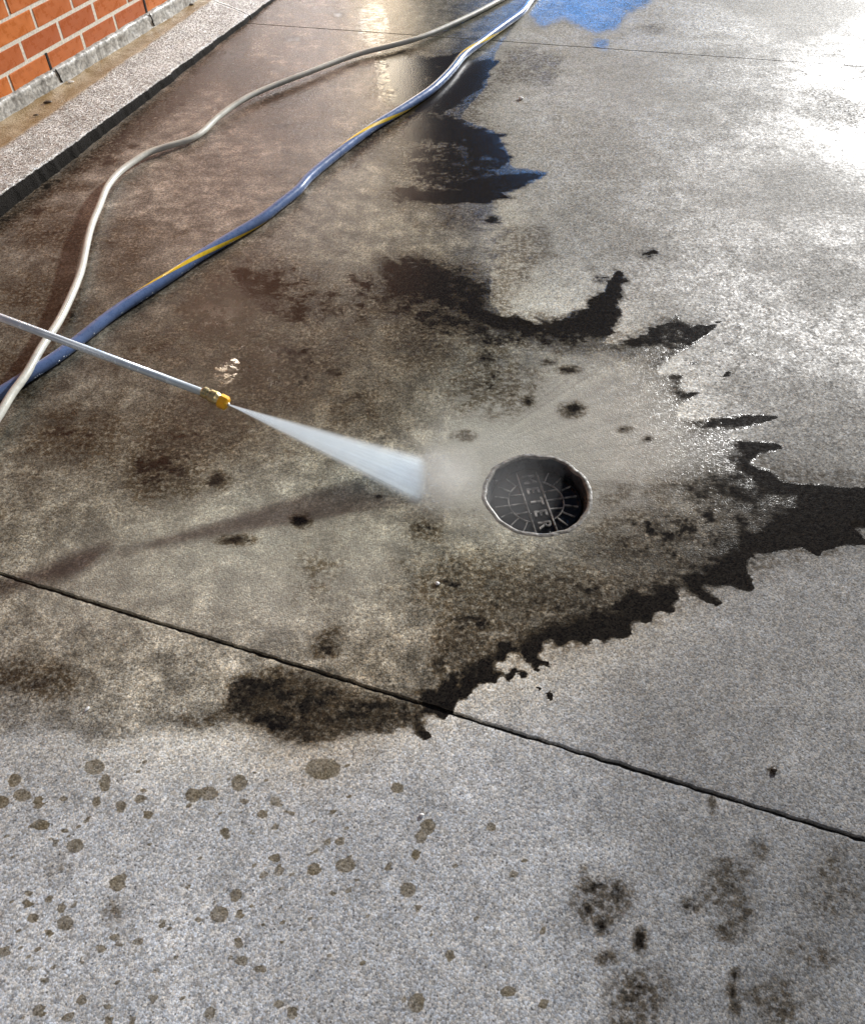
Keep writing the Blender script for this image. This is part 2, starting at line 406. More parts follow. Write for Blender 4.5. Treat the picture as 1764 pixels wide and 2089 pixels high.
stk = streak(900, 960, 420, 11)
frontA = frontA * (.62 + .85 * stk)
grime = np.zeros((RH, RW), np.float32)  # dirt, plus the shadows painted in through GR
for pts, s_, k in GR: grime = np.maximum(grime, k * blur(poly(pts), s_)) + .35 * np.minimum(grime, k * blur(poly(pts), s_))
EG = [(400, 880, 110, 60, .34), (340, 950, 70, 60, .42), (420, 830, 60, 40, .3), (520, 590, 110, 55, .5), (600, 620, 110, 40, .42), (450, 640, 70, 40, .5), (560, 760, 110, 70, .38), (640, 720, 80, 60, .28), (860, 600, 130, 50, .5), (940, 660, 120, 26, .5), (1100, 690, 140, 18, .45), (1000, 780, 90, 60, .3), (870, 700, 90, 60, .3), (80, 600, 80, 50, .26), (120, 480, 90, 30, .3), (50, 760, 60, 60, .26), (560, 200, 70, 24, .32), (600, 260, 80, 30, .22), (480, 150, 60, 24, .36), (900, 300, 90, 90, .4), (900, 170, 80, 50, .45), (850, 400, 60, 20, .5), (760, 280, 30, 40, .3), (970, 1200, 120, 60, .3), (1150, 1220, 140, 60, .36), (1350, 1100, 140, 60, .35), (1300, 1010, 120, 30, .2), (1500, 1000, 120, 40, .5), (100, 1390, 60, 30, .35), (200, 900, 80, 60, .25), (250, 560, 70, 40, .2), (650, 1160, 30, 30, .2), (870, 1080, 30, 26, .3), (615, 1062, 18, 12, .7), (480, 1102, 30, 9, .6), (445, 980, 20, 16, .7), (365, 895, 70, 40, .42), (330, 950, 50, 40, .38), (545, 612, 46, 26, .85), (490, 552, 22, 10, .8),
      (440, 625, 60, 22, .55), (600, 640, 50, 16, .5), (640, 600, 20, 10, .5), (735, 623, 12, 7, .6), (915, 665, 13, 8, .8), (912, 685, 12, 6, .7), (680, 760, 16, 10, .5), (560, 770, 60, 50, .4), (470, 680, 60, 30, .38),
      (970, 790, 26, 26, .36), (995, 735, 20, 14, .5), (1075, 820, 11, 12, .8), (1165, 836, 20, 13, .75), (945, 890, 20, 10, .4), (1275, 876, 12, 6, .5), (1320, 895, 8, 5, .6), (773, 1013, 7, 5, .8),
      (1120, 740, 14, 4, .7), (1160, 755, 20, 6, .6), (1335, 520, 16, 9, .75), (1230, 570, 16, 6, .5), (1012, 452, 16, 7, .6), (1200, 545, 6, 4, .6), (1575, 1572, 7, 5, .9),
      (990, 1180, 60, 36, .32), (1080, 1180, 90, 50, .22), (650, 1160, 60, 80, .16), (60, 1360, 50, 30, .3), (580, 1640, 0, 0, 0),
      (270, 298, 10, 4, .9), (371, 212, 8, 4, .7), (220, 330, 20, 8, .5), (130, 380, 60, 10, .35), (60, 430, 60, 14, .35), (600, 80, 14, 4, .6), (693, 30, 10, 4, .8), (742, 18, 12, 4, .7),
      (1480, 150, 40, 16, .22), (1330, 60, 30, 8, .25), 
      (350, 700, 90, 60, .22), (150, 640, 60, 40, .24), (120, 890, 90, 60, .22), (250, 480, 90, 30, .22), (600, 350, 60, 30, .12), (560, 250, 60, 26, .2), (640, 220, 50, 26, .22), (700, 700, 120, 50, .2), (760, 820, 120, 60, .16), (450, 880, 60, 40, .25)]
for x, y, rx, ry, k in EG:
    if k: grime = np.maximum(grime, min(.9, 1.55 * k) * ell(x, y, rx, ry, 1.2))
wU = np.clip((XX - 700 * SC) / (120 * SC), 0, 1) * np.clip((760 * SC - YY) / (80 * SC), 0, 1)
grime = fingers(grime, 560, 330, 34, 330, 5, wU)
def c6(x, y): return (1132.4 + x * .358, 1550.4 + y * .358)
for x, y, rx, ry, k in [(200, 730, 60, 50, .5), (270, 800, 130, 110, .4), (180, 850, 50, 50, .5), (280, 945, 40, 40, .62), (360, 750, 60, 60, .45), (480, 1030, 28, 60, .52), (300, 1130, 60, 36, .45), (480, 1330, 130, 110, .42), (400, 1370, 60, 50, .45), (560, 1300, 60, 40, .4), (450, 1480, 110, 60, .4),
                        (990, 640, 110, 70, .32), (950, 760, 110, 100, .32), (1000, 960, 80, 50, .45), (1080, 850, 60, 60, .34), (1160, 500, 50, 50, .34), (1020, 1230, 22, 36, .5), (1015, 1340, 25, 60, .6), (1030, 1420, 40, 26, .6), (1250, 1370, 200, 130, .28), (1600, 700, 200, 200, .22), (890, 260, 14, 40, .5), (770, 830, 50, 36, .36), (1245, 62, 20, 14, .9), (160, 620, 20, 20, .3), (1450, 1100, 150, 100, .24)]:
    X, Y = c6(x, y); grime = np.maximum(grime, min(.85, 1.45 * k) * ell(X, Y, rx * .358, ry * .358, 1))
drops = np.zeros((RH, RW), np.float32)
D4 = [(10, 240, 38), (130, 200, 45), (85, 115, 35), (220, 240, 30), (365, 220, 20), (550, 240, 28), (690, 265, 32), (845, 310, 26), (235, 370, 38), (430, 490, 42), (320, 470, 22), (280, 790, 24), (150, 815, 22), (670, 705, 42), (700, 660, 20), (375, 930, 48), (350, 840, 30), (190, 900, 32), (280, 985, 28), (20, 1095, 38), (215, 1070, 18), (575, 1075, 26), (790, 1035, 28), (925, 940, 24),
      (1250, 880, 48), (1345, 770, 34), (1365, 880, 26), (1355, 1035, 28), (1375, 1145, 34), (1485, 1190, 28), (1280, 410, 27), (1495, 310, 30), (1570, 235, 30), (1365, 130, 50), (1390, 235, 24), (1570, 380, 20), (1565, 560, 28), (1590, 630, 28), (1500, 655, 20), (1445, 605, 18), (470, 1370, 26), (615, 1405, 24), (390, 1465, 28), (620, 1485, 24), (755, 1480, 22), (875, 1360, 24), (1590, 1390, 28), (1195, 1445, 34), (1670, 1450, 26),
      (175, 1190, 20), (260, 1255, 20), (470, 1140, 18), (895, 1200, 16), (225, 1420, 30), (500, 340, 18), (660, 1010, 24), (1440, 410, 14), (1130, 910, 18), (1190, 190, 50), (1100, 200, 40), (600, 130, 40), (540, 40, 50), (800, 220, 30), (40, 430, 18), (860, 480, 14), (165, 760, 20), (1075, 260, 18), (1660, 305, 12)]
D5 = [(235, 50, 80), (185, 625, 36), (365, 600, 48), (835, 380, 42), (795, 440, 32), (765, 540, 28), (720, 740, 42), (385, 745, 20), (265, 465, 20), (335, 465, 24), (780, 840, 22), (960, 1115, 34), (770, 1385, 48), (1290, 1320, 42), (1490, 1390, 26), (1320, 650, 24), (1390, 575, 14), (1190, 380, 26), (660, 160, 36), (60, 1440, 36), (460, 1165, 16), (205, 515, 18), (250, 385, 14), (990, 600, 16), (850, 1005, 18), (700, 1370, 24), (1110, 910, 16), (610, 610, 22), (290, 760, 18), (1490, 975, 20), (180, 340, 12), (290, 300, 18)]
for lst, ox in ((D4, 0.0), (D5, 574.2)):
    for x, y, r in lst:
        a = rng.uniform(.75, 1.3); drops = np.maximum(drops, rng.uniform(.72, 1.15) * ell(ox + x * .358, 1550.4 + y * .358, r * .358 * a * .86, r * .358 / a * .86, 2.2))
for _ in range(150):
    x, y = rng.uniform(0, 760), rng.uniform(1540, 2080); r = rng.uniform(1.6, 4.2)
    drops = np.maximum(drops, .9 * ell(x, y, r, r, 2))
for x, y, r, k in [(118, 1772, 34, .24), (236, 1860, 28, .3), (455, 1800, 24, .2), (300, 2040, 40, .1)]:
    grime = np.maximum(grime, k * ell(x, y, r, r, 1.3))

# tone: ground colour (brick-red reflection painted in near the wall, tan where washed, grey where dry)
TONE = [(960, 880, 120, (.92, .89, .80)), (1230, 870, 160, (.88, .85, .77)), (1130, 1010, 110, (.80, .77, .69)), (700, 1020, 140, (.72, .67, .57)), (420, 1150, 160, (.92, .87, .75)), (882, 1900, 420, (0.513, 0.513, 0.521)), (200, 1850, 300, (0.604, 0.608, 0.616)), (1500, 1900, 300, (0.289, 0.286, 0.286)), (1500, 1450, 260, (0.305, 0.296, 0.290)), (1550, 700, 260, (0.265, 0.255, 0.240)), (1300, 350, 220, (0.253, 0.240, 0.219)),  # lower left paler: dry concrete, with its stronger light painted in
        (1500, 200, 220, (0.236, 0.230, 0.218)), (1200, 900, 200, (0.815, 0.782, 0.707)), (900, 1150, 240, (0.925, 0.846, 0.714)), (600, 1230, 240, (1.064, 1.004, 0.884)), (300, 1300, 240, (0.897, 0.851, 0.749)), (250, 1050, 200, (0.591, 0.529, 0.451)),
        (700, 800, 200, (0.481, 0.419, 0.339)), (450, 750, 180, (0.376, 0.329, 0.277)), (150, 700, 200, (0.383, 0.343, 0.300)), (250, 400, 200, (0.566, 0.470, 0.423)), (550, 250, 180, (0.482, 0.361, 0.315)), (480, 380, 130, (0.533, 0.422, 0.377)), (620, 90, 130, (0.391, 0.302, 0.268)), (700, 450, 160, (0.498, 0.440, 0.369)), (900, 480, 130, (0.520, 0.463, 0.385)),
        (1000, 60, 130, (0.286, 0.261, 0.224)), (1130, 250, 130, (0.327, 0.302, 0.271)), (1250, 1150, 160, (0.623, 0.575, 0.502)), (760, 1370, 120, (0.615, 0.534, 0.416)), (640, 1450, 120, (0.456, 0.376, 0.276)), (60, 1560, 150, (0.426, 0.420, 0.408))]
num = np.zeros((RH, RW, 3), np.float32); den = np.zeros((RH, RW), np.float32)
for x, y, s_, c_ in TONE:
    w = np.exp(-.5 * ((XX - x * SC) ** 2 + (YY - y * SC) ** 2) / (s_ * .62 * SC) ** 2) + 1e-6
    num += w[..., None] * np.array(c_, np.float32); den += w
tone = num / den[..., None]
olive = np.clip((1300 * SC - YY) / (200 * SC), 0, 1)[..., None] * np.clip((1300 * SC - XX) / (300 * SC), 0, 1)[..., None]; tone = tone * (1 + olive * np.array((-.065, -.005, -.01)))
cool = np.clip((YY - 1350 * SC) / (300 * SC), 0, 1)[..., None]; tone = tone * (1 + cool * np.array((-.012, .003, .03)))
sheen = .36 * blur(poly([(1000, -40), (1840, -40), (1840, 1000), (1400, 960), (1250, 700), (1100, 450), (1050, 300), (1000, 100)]), 60)
sheen = np.maximum(sheen, np.exp(-.5 * (((XX - 1800 * SC) / (135 * SC)) ** 2 + ((YY - 190 * SC) / (130 * SC)) ** 2)))
sheen = np.maximum(sheen, .5 * np.exp(-.5 * (((XX - 1500 * SC) / (160 * SC)) ** 2 + ((YY - 60 * SC) / (50 * SC)) ** 2)))
sheen = np.maximum(sheen, .75 * ell(1190, 20, 110, 45, 1))
sheen -= .5 * ell(1640, 40, 90, 34, 1) + .35 * ell(1620, 390, 120, 60, 1) + .3 * ell(1290, 170, 90, 50, 1)
sheen = np.clip(sheen, .05, 1)
sr = np.maximum(sr, np.clip((105 * SC - YY) / (30 * SC), 0, 1) * (XX > 1000 * SC) * .8)
sr = np.maximum(sr, (bl > .01) * 1.0)
softn = np.clip(np.maximum(blur(sr, 8), wl), 0, 1)
pool = np.zeros((RH, RW), np.float32)
for x, y, rx, ry, k in [(455, 762, 16, 24, 1), (478, 755, 12, 22, 1), (775, 130, 10, 22, 1), (782, 165, 12, 22, 1), (790, 195, 16, 16, 1), (760, 50, 30, 40, .9), (1140, 663, 30, 8, .9), (1150, 750, 26, 6, .9), (1120, 742, 10, 4, .9), (1290, 700, 30, 6, .8), (820, 262, 8, 26, .8), (1480, 770, 14, 8, .8), (1180, 20, 80, 30, .35)]:
    pool = np.maximum(pool, k * ell(x, y, rx, ry, 1.6))
tone = tone * (1 + (.34 * (stk - .5) * np.clip((XX - 900 * SC) / (150 * SC), 0, 1) * np.clip((YY - 640 * SC) / (80 * SC), 0, 1) * np.clip((1330 * SC - YY) / (100 * SC), 0, 1))[..., None])
washed = np.maximum(blur(poly([(850, 890), (960, 800), (1080, 750), (1300, 735), (1470, 810), (1500, 900), (1400, 990), (1260, 1060), (1000, 1090), (860, 1050)]), 42),
                    .6 * blur(poly([(80, 1150), (420, 1000), (700, 1020), (860, 1060), (820, 1200), (600, 1300), (300, 1260), (60, 1240)]), 50))
LAYERS = dict(washed=washed, front=frontA, soft=softn, pool=pool, film=film, grime=np.clip(grime, 0, 1.15), drops=drops, sheen=sheen)  # grime layer also carries the painted shadows
DEF = dict(washed=0.0, front=0.0, soft=0.0, pool=0.0, film=.0, grime=.0, drops=.0, sheen=.25)

def sample_layers(P):
    """survey values at ground points P (n,2)"""
    cp, sp = math.cos(PITCH), math.sin(PITCH)
    dep = P[:, 1] * cp + CAM_H * sp
    up = P[:, 1] * sp - CAM_H * cp
    ok = dep > .05; dd = np.where(ok, dep, 1)
    x = CX + FPX * P[:, 0] / dd; y = CY - FPX * up / dd
    x = np.where(ok, x, 1e5); y = np.where(ok, y, 1e5)
    out = np.maximum(np.maximum(-x, x - FW), np.maximum(-y, y - FH))
    w = np.clip(out / 160.0, 0, 1)
    gx = np.clip(x * SC, 0, RW - 1.001); gy = np.clip(y * SC, 0, RH - 1.001)
    i, j = gx.astype(int), gy.astype(int); fx, fy = gx - i, gy - j
    def bil(a):
        if a.ndim == 3: fx_, fy_ = fx[:, None], fy[:, None]
        else: fx_, fy_ = fx, fy
        return (a[j, i] * (1 - fx_) + a[j, i + 1] * fx_) * (1 - fy_) + (a[j + 1, i] * (1 - fx_) + a[j + 1, i + 1] * fx_) * fy_
    res = {k: bil(v) * (1 - w) + DEF[k] * w for k, v in LAYERS.items()}
    res['tone'] = bil(tone) * (1 - w[:, None]) + np.array((.36, .345, .32)) * w[:, None]
    return res

# ------------------------------------------------------------------ pavement slabs
WALL_A = S(0, 427, .05); WALL_A.z = 0
_b = S(505, 117, .05); _b.z = 0
WD = (_b - WALL_A).normalized(); WN = Vector((WD.y, -WD.x, 0))      # along the wall, and out of it
def wallpt(s, out=0.0, z=0.0): return WALL_A + WD * s + WN * out + Vector((0, 0, z))

JN0, JN1 = S(0, 2038), S(3072, 2984)
JF0, JF1 = S(1050, 95), S(3072, 237)
dN = (JN1 - JN0).normalized(); dF = (JF1 - JF0).normalized()
def meet(p, d):      # where a joint line reaches the wall
    A = np.array([[WD.x, -d.x], [WD.y, -d.y]]); b = np.array([p.x - WALL_A.x, p.y - WALL_A.y])
    s, t = np.linalg.solve(A, b); return s
sN, sF = meet(JN0, dN), meet(JF0, dF)

STEP = .0065
def spread(lo, hi, step, far, grow=1.25):
    a = list(np.arange(lo, hi, step)); s = step
    while a[-1] < far: s *= grow; a.append(a[-1] + s)
    return np.array(a)
us = spread(-.1, 4.55, STEP, 45)
LID_C = S(1908, 1754); LID_R = .119
pavement = empty('pavement'); tag(pavement, kind='structure')

def slab(name, rows, hole=None):
    """rows = list of (origin Vector, direction Vector)"""
    nu, nv = len(us), len(rows)
    O = np.array([(o.x, o.y) for o, d in rows]); D = np.array([(d.x, d.y) for o, d in rows])
    P = O[:, None, :] + us[None, :, None] * D[:, None, :]
    P = P.reshape(-1, 2)
    z = np.zeros(len(P))
    # worn arrises at the joints
    vi = np.repeat(np.arange(nv), nu)
    idx = np.arange(nu * nv).reshape(nv, nu)
    f = np.stack([idx[:-1, :-1], idx[:-1, 1:], idx[1:, 1:], idx[1:, :-1]], -1).reshape(-1, 4)
    if hole:
        c, r = hole; cen = P[f].mean(1); keep = np.hypot(cen[:, 0] - c.x, cen[:, 1] - c.y) > r
        used_in = np.unique(f[~keep]); f = f[keep]
        still = np.unique(f); edge = np.intersect1d(used_in, still)
        v = P[edge] - np.array((c.x, c.y)); l = np.linalg.norm(v, axis=1, keepdims=True)
        P[edge] = np.array((c.x, c.y)) + v / l * r
    return P, z, f, vi

def slab_obj(name, rows, edge_rows=(), hole=None):
    P, z, f, vi = slab(name, rows, hole)
    nu = len(us)
    # joint arris: the first rows at a joint drop and wander a little, as a tooled edge does
    for row, depth, push in edge_rows:
        k = row if row >= 0 else len(rows) + row
        m = vi == k
        z[m] = -depth
        j = np.array([mnoise.noise(Vector((x * 40, y * 40, 0))) + .6 * mnoise.noise(Vector((x * 160, y * 160, 3))) for x, y in P[m]])
        P[m] += push[None, :] * (1 + 0 * j[:, None]) + np.sign(push)[None, :] * 0 + (push / (np.linalg.norm(push) + 1e-9))[None, :] * j[:, None] * .0026
    me = bpy.data.meshes.new(name)
    V = np.column_stack([P, z]).astype(np.float32)
    me.vertices.add(len(V)); me.vertices.foreach_set('co', V.ravel())
    me.loops.add(len(f) * 4); me.loops.foreach_set('vertex_index', f.astype(np.int32).ravel())
    me.polygons.add(len(f)); me.polygons.foreach_set('loop_start', np.arange(0, len(f) * 4, 4, dtype=np.int32))
    me.update(); me.validate()
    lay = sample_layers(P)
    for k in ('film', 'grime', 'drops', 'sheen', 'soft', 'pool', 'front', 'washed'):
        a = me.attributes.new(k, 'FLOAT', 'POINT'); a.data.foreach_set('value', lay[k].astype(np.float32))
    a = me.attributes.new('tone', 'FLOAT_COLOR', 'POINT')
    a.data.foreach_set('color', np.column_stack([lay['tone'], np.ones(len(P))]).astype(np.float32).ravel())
    me.materials.append(CONC)
    me.polygons.foreach_set('use_smooth', np.zeros(len(me.polygons), bool))
    o = bpy.data.objects.new(name, me); COL.objects.link(o); o.parent = pavement
    return o

GAP = .0050
nrmN = Vector((-dN.y, dN.x, 0)); nrmF = Vector((-dF.y, dF.x, 0))
pN = np.array((nrmN.x, nrmN.y)); pF = np.array((nrmF.x, nrmF.y))
# near slab
vv = [0, 0, .0045, .009] + list(spread(.0155, 1.75, STEP, 30)) ; vv = sorted(vv)
rowsA = [(wallpt(sN) - nrmN * (GAP if i else GAP) - WD * v, dN) for i, v in enumerate(vv)]
slab_obj('slab', rowsA[::-1], [(-1, .022, pN * .00001), (-2, .0003, pN * .00001)])
# middle slab
L = sF - sN; tt = [0, 0, .0045 / L, .009 / L] + list(np.arange(.0155, L - .012, STEP) / L) + [1 - .009 / L, 1 - .0045 / L, 1, 1]
rowsB = []
for t_ in tt:
    o = wallpt(sN + (sF - sN) * t_) + nrmN * GAP * (1 - t_) - nrmF * .0028 * t_
    rowsB.append((o, (dN * (1 - t_) + dF * t_).normalized()))
slab_obj('slab', rowsB, [(0, .022, pN * .00001), (1, .0003, pN * .00001), (-1, .02, pF * .00001), (-2, .0003, pF * .00001)], (LID_C, LID_R + .002))
# far slab
vv = [0, 0, .0045, .009] + list(spread(.02, .75, .011, 60, 1.3))
rowsC = [(wallpt(sF) + nrmF * .0028 + WD * v, dF) for v in vv]
slab_obj('slab', rowsC, [(0, .02, pF * .00001), (1, .0003, pF * .00001)])
# dark silt at the bottom of the joints
SILT = plain('wet_silt', (.010, .009, .008), .35, 0, .5, 160, .4)
for nm, p, d, w in (('joint_silt', wallpt(sN), dN, .012), ('joint_silt', wallpt(sF), dF, .009)):
    n_ = Vector((-d.y, d.x, 0)); vs, fs = [], []
    for i in range(160):
        u = -.1 + 45 * (i / 159) ** 2.2
        for k in (-1, 1): vs.append(p + d * u + n_ * w * k + Vector((0, 0, -.012 + .003 * mnoise.noise(Vector((u * 9, k, 0))))))
    for i in range(159): fs.append((2 * i, 2 * i + 2, 2 * i + 3, 2 * i + 1))
    mesh_obj(nm, vs, fs, SILT, pavement)
# subgrade far beyond and below
mesh_obj('subgrade', [(-150, -150, -.06), (150, -150, -.06), (150, 150, -.06), (-150, 150, -.06)], [(0, 1, 2, 3)], plain('subgrade', (.08, .07, .06), .9), pavement)

# ------------------------------------------------------------------ kerb at the foot of the wall
def kerb_material():
    t = NT('kerb_concrete'); c = t.coord()
    st = t.attr('stain'); fc = t.attr('face')
    nM = t.noise(14, 5, .65, c); nS = t.noise(90, 4, .65, c); nF = t.noise(330, 2, .6, c)
    v = t.voronoi(230, c); vr = t.sep(v.outputs['Color'])[0]
    base = t.mix(vr, (.40, .39, .37), (.72, .70, .66))
    base = t.mix(t.ramp(nM, .3, .7, 0, .6), base, (.20, .19, .165))
    s2 = t.ramp(t.math('ADD', st, t.math('MULTIPLY', t.math('SUBTRACT', nM, .5), .7)), .3, .7)
    col = t.mix(s2, base, t.mix(t.ramp(nM, .35, .65), (.26, .165, .06), (.42, .32, .19)))
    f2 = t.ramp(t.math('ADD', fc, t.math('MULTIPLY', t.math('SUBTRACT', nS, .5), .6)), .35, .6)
    col = t.mix(f2, col, t.mix(nS, (.006, .0055, .005), (.026, .023, .02)))  # outer face near black: its shade painted in along with dirt
    h = t.math('ADD', t.math('MULTIPLY', nS, 1.2), t.math('SUBTRACT', nF, v.outputs['Distance']))
    gv = t.voronoi(190, c)
    gl = t.node('ShaderNodeVectorMath', operation='SUBTRACT'); t.link(gv.outputs['Color'], gl.inputs[0]); gl.inputs[1].default_value = (.5, .5, .5)
    gs = t.node('ShaderNodeVectorMath', operation='SCALE'); t.link(gl.outputs[0], gs.inputs[0]); t.link(t.mixf(s2, t.mixf(f2, .8, .1), .2), gs.inputs['Scale'])
    ga = t.node('ShaderNodeVectorMath', operation='ADD'); t.link(gs.outputs[0], ga.inputs[0]); t.link(t.bump(h, t.mixf(s2, .6, .4), .004), ga.inputs[1])
    gn = t.node('ShaderNodeVectorMath', operation='NORMALIZE'); t.link(ga.outputs[0], gn.inputs[0])
    t.set(Base_Color=col, Roughness=t.mixf(f2, t.mixf(s2, t.ramp(nF, .35, .65, .14, .34), .3), .8), Normal=gn.outputs[0], Specular_IOR_Level=t.mixf(f2, .5, .06))
    return t.m
KERB = kerb_material()
def wc(p):          # to wall coordinates
    d = p - WALL_A; return d.dot(WD), d.dot(WN)
kb = [wc(S(0, 775)), wc(S(470, 432)), wc(S(700, 240)), wc(S(930, 40))]
kt = [wc(S(0, 690, .05)), wc(S(980, 0, .016))]
def lin(p, s): return p[0][1] + (s - p[0][0]) * (p[-1][1] - p[0][1]) / (p[-1][0] - p[0][0])
def kz(s): return float(np.clip(np.interp(s, [kt[0][0], kt[1][0]], [.052, .016]), .012, .065))
mid = [wc(S(0, 540, .055)), wc(S(659, 86, .04))]
kerb = empty('kerb', wallpt(0, .3)); tag(kerb, 'low wet concrete kerb along the foot of the brick wall', 'kerb')
def kerb_segment(s0, s1):
    ns = max(20, int((s1 - s0) / .012)); vs, fs, st, fc = [], [], [], []
    m = 15
    for i in range(ns + 1):
        s = s0 + (s1 - s0) * i / ns
        ob = lin(kb, min(s, 4)) ; ot = min(lin(kt, min(s, 4)), ob - .012); om = lin(mid, min(s, 4)); z = kz(s)
        wob = .008 * mnoise.noise(Vector((s * 9, 0, 1))) + .0055 * mnoise.noise(Vector((s * 45, 0, 5)))
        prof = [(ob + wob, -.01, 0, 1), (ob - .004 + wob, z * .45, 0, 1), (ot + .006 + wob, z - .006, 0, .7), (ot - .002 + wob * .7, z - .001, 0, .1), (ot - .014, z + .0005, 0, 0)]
        for k in range(1, 5):
            q = k / 5; prof.append((ot + (om - ot) * q, z + (.058 - z) * q, 0, 0))
        prof += [(om, .058, .45, 0), (om * .8, .055, .95, 0), (om * .5, .051, 1, 0), (om * .25, .050, .95, 0), (.012, .052, .7, 0), (-.02, .054, .4, 0)]
        for o_, zz, a, b in prof:
            p = wallpt(s, o_, zz)
            if 3 <= len(vs) % m: p.z += .0018 * mnoise.noise(Vector((s * 30, o_ * 30, 2))) + .003 * mnoise.noise(Vector((s * 6, o_ * 6, 9)))
            vs.append(p - kerb.location); st.append(a); fc.append(b)
        m = len(prof)
    for i in range(ns):
        for k in range(m - 1): fs.append((i * m + k, i * m + k + 1, (i + 1) * m + k + 1, (i + 1) * m + k))
    for e in (0, ns): fs.append(tuple(e * m + k for k in range(m)))
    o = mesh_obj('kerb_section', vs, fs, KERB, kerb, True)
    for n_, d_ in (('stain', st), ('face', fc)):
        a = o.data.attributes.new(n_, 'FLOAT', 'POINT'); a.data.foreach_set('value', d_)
    return o
s_cr = wc(S(866, 40, .03))[0]
kerb_segment(-2.6, s_cr - .003); kerb_segment(s_cr + .003, s_cr + 1.3); kerb_segment(s_cr + 1.306, 4.3)

# ------------------------------------------------------------------ brick wall
def brick_material():
    t = NT('orange_brick'); c = t.coord(); oi = t.node('ShaderNodeObjectInfo').outputs['Random']
    n1 = t.noise(30, 4, .6, c); n2 = t.noise(260, 3, .6, c)
    col = t.mix(t.ramp(n1, .3, .7), (.46, .125, .026), (.60, .18, .040))
    col = t.mix(t.math('MULTIPLY', oi, .75), col, (.36, .085, .03))
    col = t.mix(t.ramp(n2, .62, .72), col, (.55, .24, .12))
    t.set(Base_Color=col, Roughness=t.ramp(n1, .3, .7, .22, .4), Normal=t.bump(n2, .22, .002))
    return t.m
BRICK = brick_material()
MORTAR = plain('pale_mortar', (.62, .57, .48), .8, 0, .2, 120, .4)
FOUND = plain('grey_render', (.33, .32, .295), .4, 0, .45, 70, .6)
wall = empty('brick_wall', wallpt(0)); tag(wall, 'orange brick wall with pale mortar joints rising behind the kerb', 'wall')
wrot = math.atan2(WD.y, WD.x)
LB, HB, PB, PH, Z0 = .2055, .0655, .2162, .0765, .1005
def brick_mesh():
    bm = bmesh.new(); box_bm(bm, (0, -.05, HB / 2), LB, .1, HB)
    bmesh.ops.bevel(bm, geom=[e for e in bm.edges], offset=.0022, segments=1, affect='EDGES')
    me = bpy.data.meshes.new('brick'); bm.to_mesh(me); bm.free(); me.materials.append(BRICK); return me
bme = brick_mesh()
OFF = [(.33 + PB / 2) % PB, (.2245 + PB / 2) % PB]
wall.rotation_euler = (0, 0, wrot + math.pi)            # local x runs against WD, local y out of the wall
def loc(s, o, z): return Vector((-s, o, z))
rest_v, rest_f = [], []
for k in range(33):
    s = OFF[k % 2] - 19 * PB
    while s < 3.85:
        z = Z0 + k * PH
        win = 2.98 < s < 3.92 and .12 < z + HB and z < 1.46
        if not win:
            if k < 8 and -1.3 < s < 3.0:
                o = bpy.data.objects.new('brick', bme); COL.objects.link(o); o.parent = wall
                o.location = loc(s + random.uniform(-.001, .001), random.uniform(-.0012, .0012), z + random.uniform(-.0008, .0008))
            else:
                b = len(rest_v)
                for dx in (-LB / 2, LB / 2):
                    for dy in (-.1, 0):
                        for dz in (0, HB): rest_v.append(loc(s + dx, dy, z + dz))
                rest_f += [tuple(b + i for i in q) for q in ((0, 1, 3, 2), (4, 6, 7, 5), (0, 4, 5, 1), (2, 3, 7, 6), (0, 2, 6, 4), (1, 5, 7, 3))]
        s += PB
rest = mesh_obj('brickwork', rest_v, rest_f, BRICK, wall); rest['kind'] = 'stuff'
bm = bmesh.new(); box_bm(bm, loc(-.05, -.1515, 1.32), 7.90, .30, 2.62); bm_obj('mortar_bed', bm, MORTAR, wall)
bm = bmesh.new(); box_bm(bm, loc(-.05, -.13, 2.68), 8.0, .40, .09); bm_obj('coping', bm, FOUND, wall)
BLACK = plain('dark_void', (.004, .004, .004), .9)
for i in range(-1, 4):                                   # open weep joints in the lowest course
    bm = bmesh.new(); box_bm(bm, loc(.33 + i * PB * 3, -.004, Z0 + HB / 2), .0095, .012, HB + .004); bm_obj('weep_joint', bm, BLACK, wall)
# rough cement footing below the bricks
vs, fs = [], []; ns, mz = 420, 8
for i in range(ns + 1):
    s = -1.6 + 5.2 * i / ns
    top = .1105 + .004 * mnoise.noise(Vector((s * 14, 0, 0))) + .0025 * mnoise.noise(Vector((s * 60, 1, 0)))
    for j in range(mz + 1):
        q = j / mz; z = .03 + (top - .03) * q
        o_ = .012 + .004 * mnoise.noise(Vector((s * 40, z * 40, 4))) + .006 * mnoise.noise(Vector((s * 9, z * 14, 8))) - (.008 if j == mz else 0) + .01 * (1 - q) ** 3
        vs.append(loc(s, o_, z))
    vs.append(loc(s, -.01, top))
m = mz + 2
for i in range(ns):
    for k in range(m - 1): fs.append((i * m + k, (i + 1) * m + k, (i + 1) * m + k + 1, i * m + k + 1))
mesh_obj('footing', vs, fs, FOUND, wall, True)
for s_ in (.345, .985):                                  # cracks run down from the weep joints
    path = [wall.matrix_basis @ loc(s_ + dx, .0145, z) for dx, z in ((-.008, .108), (-.004, .095), (.001, .083), (.0, .07), (.006, .056))]
    o = tube('crack', [p - wall.location for p in path], .0028, BLACK, None, 6)
    o.parent = wall; o.matrix_parent_inverse = Matrix.Rotation(-(wrot + math.pi), 4, 'Z')
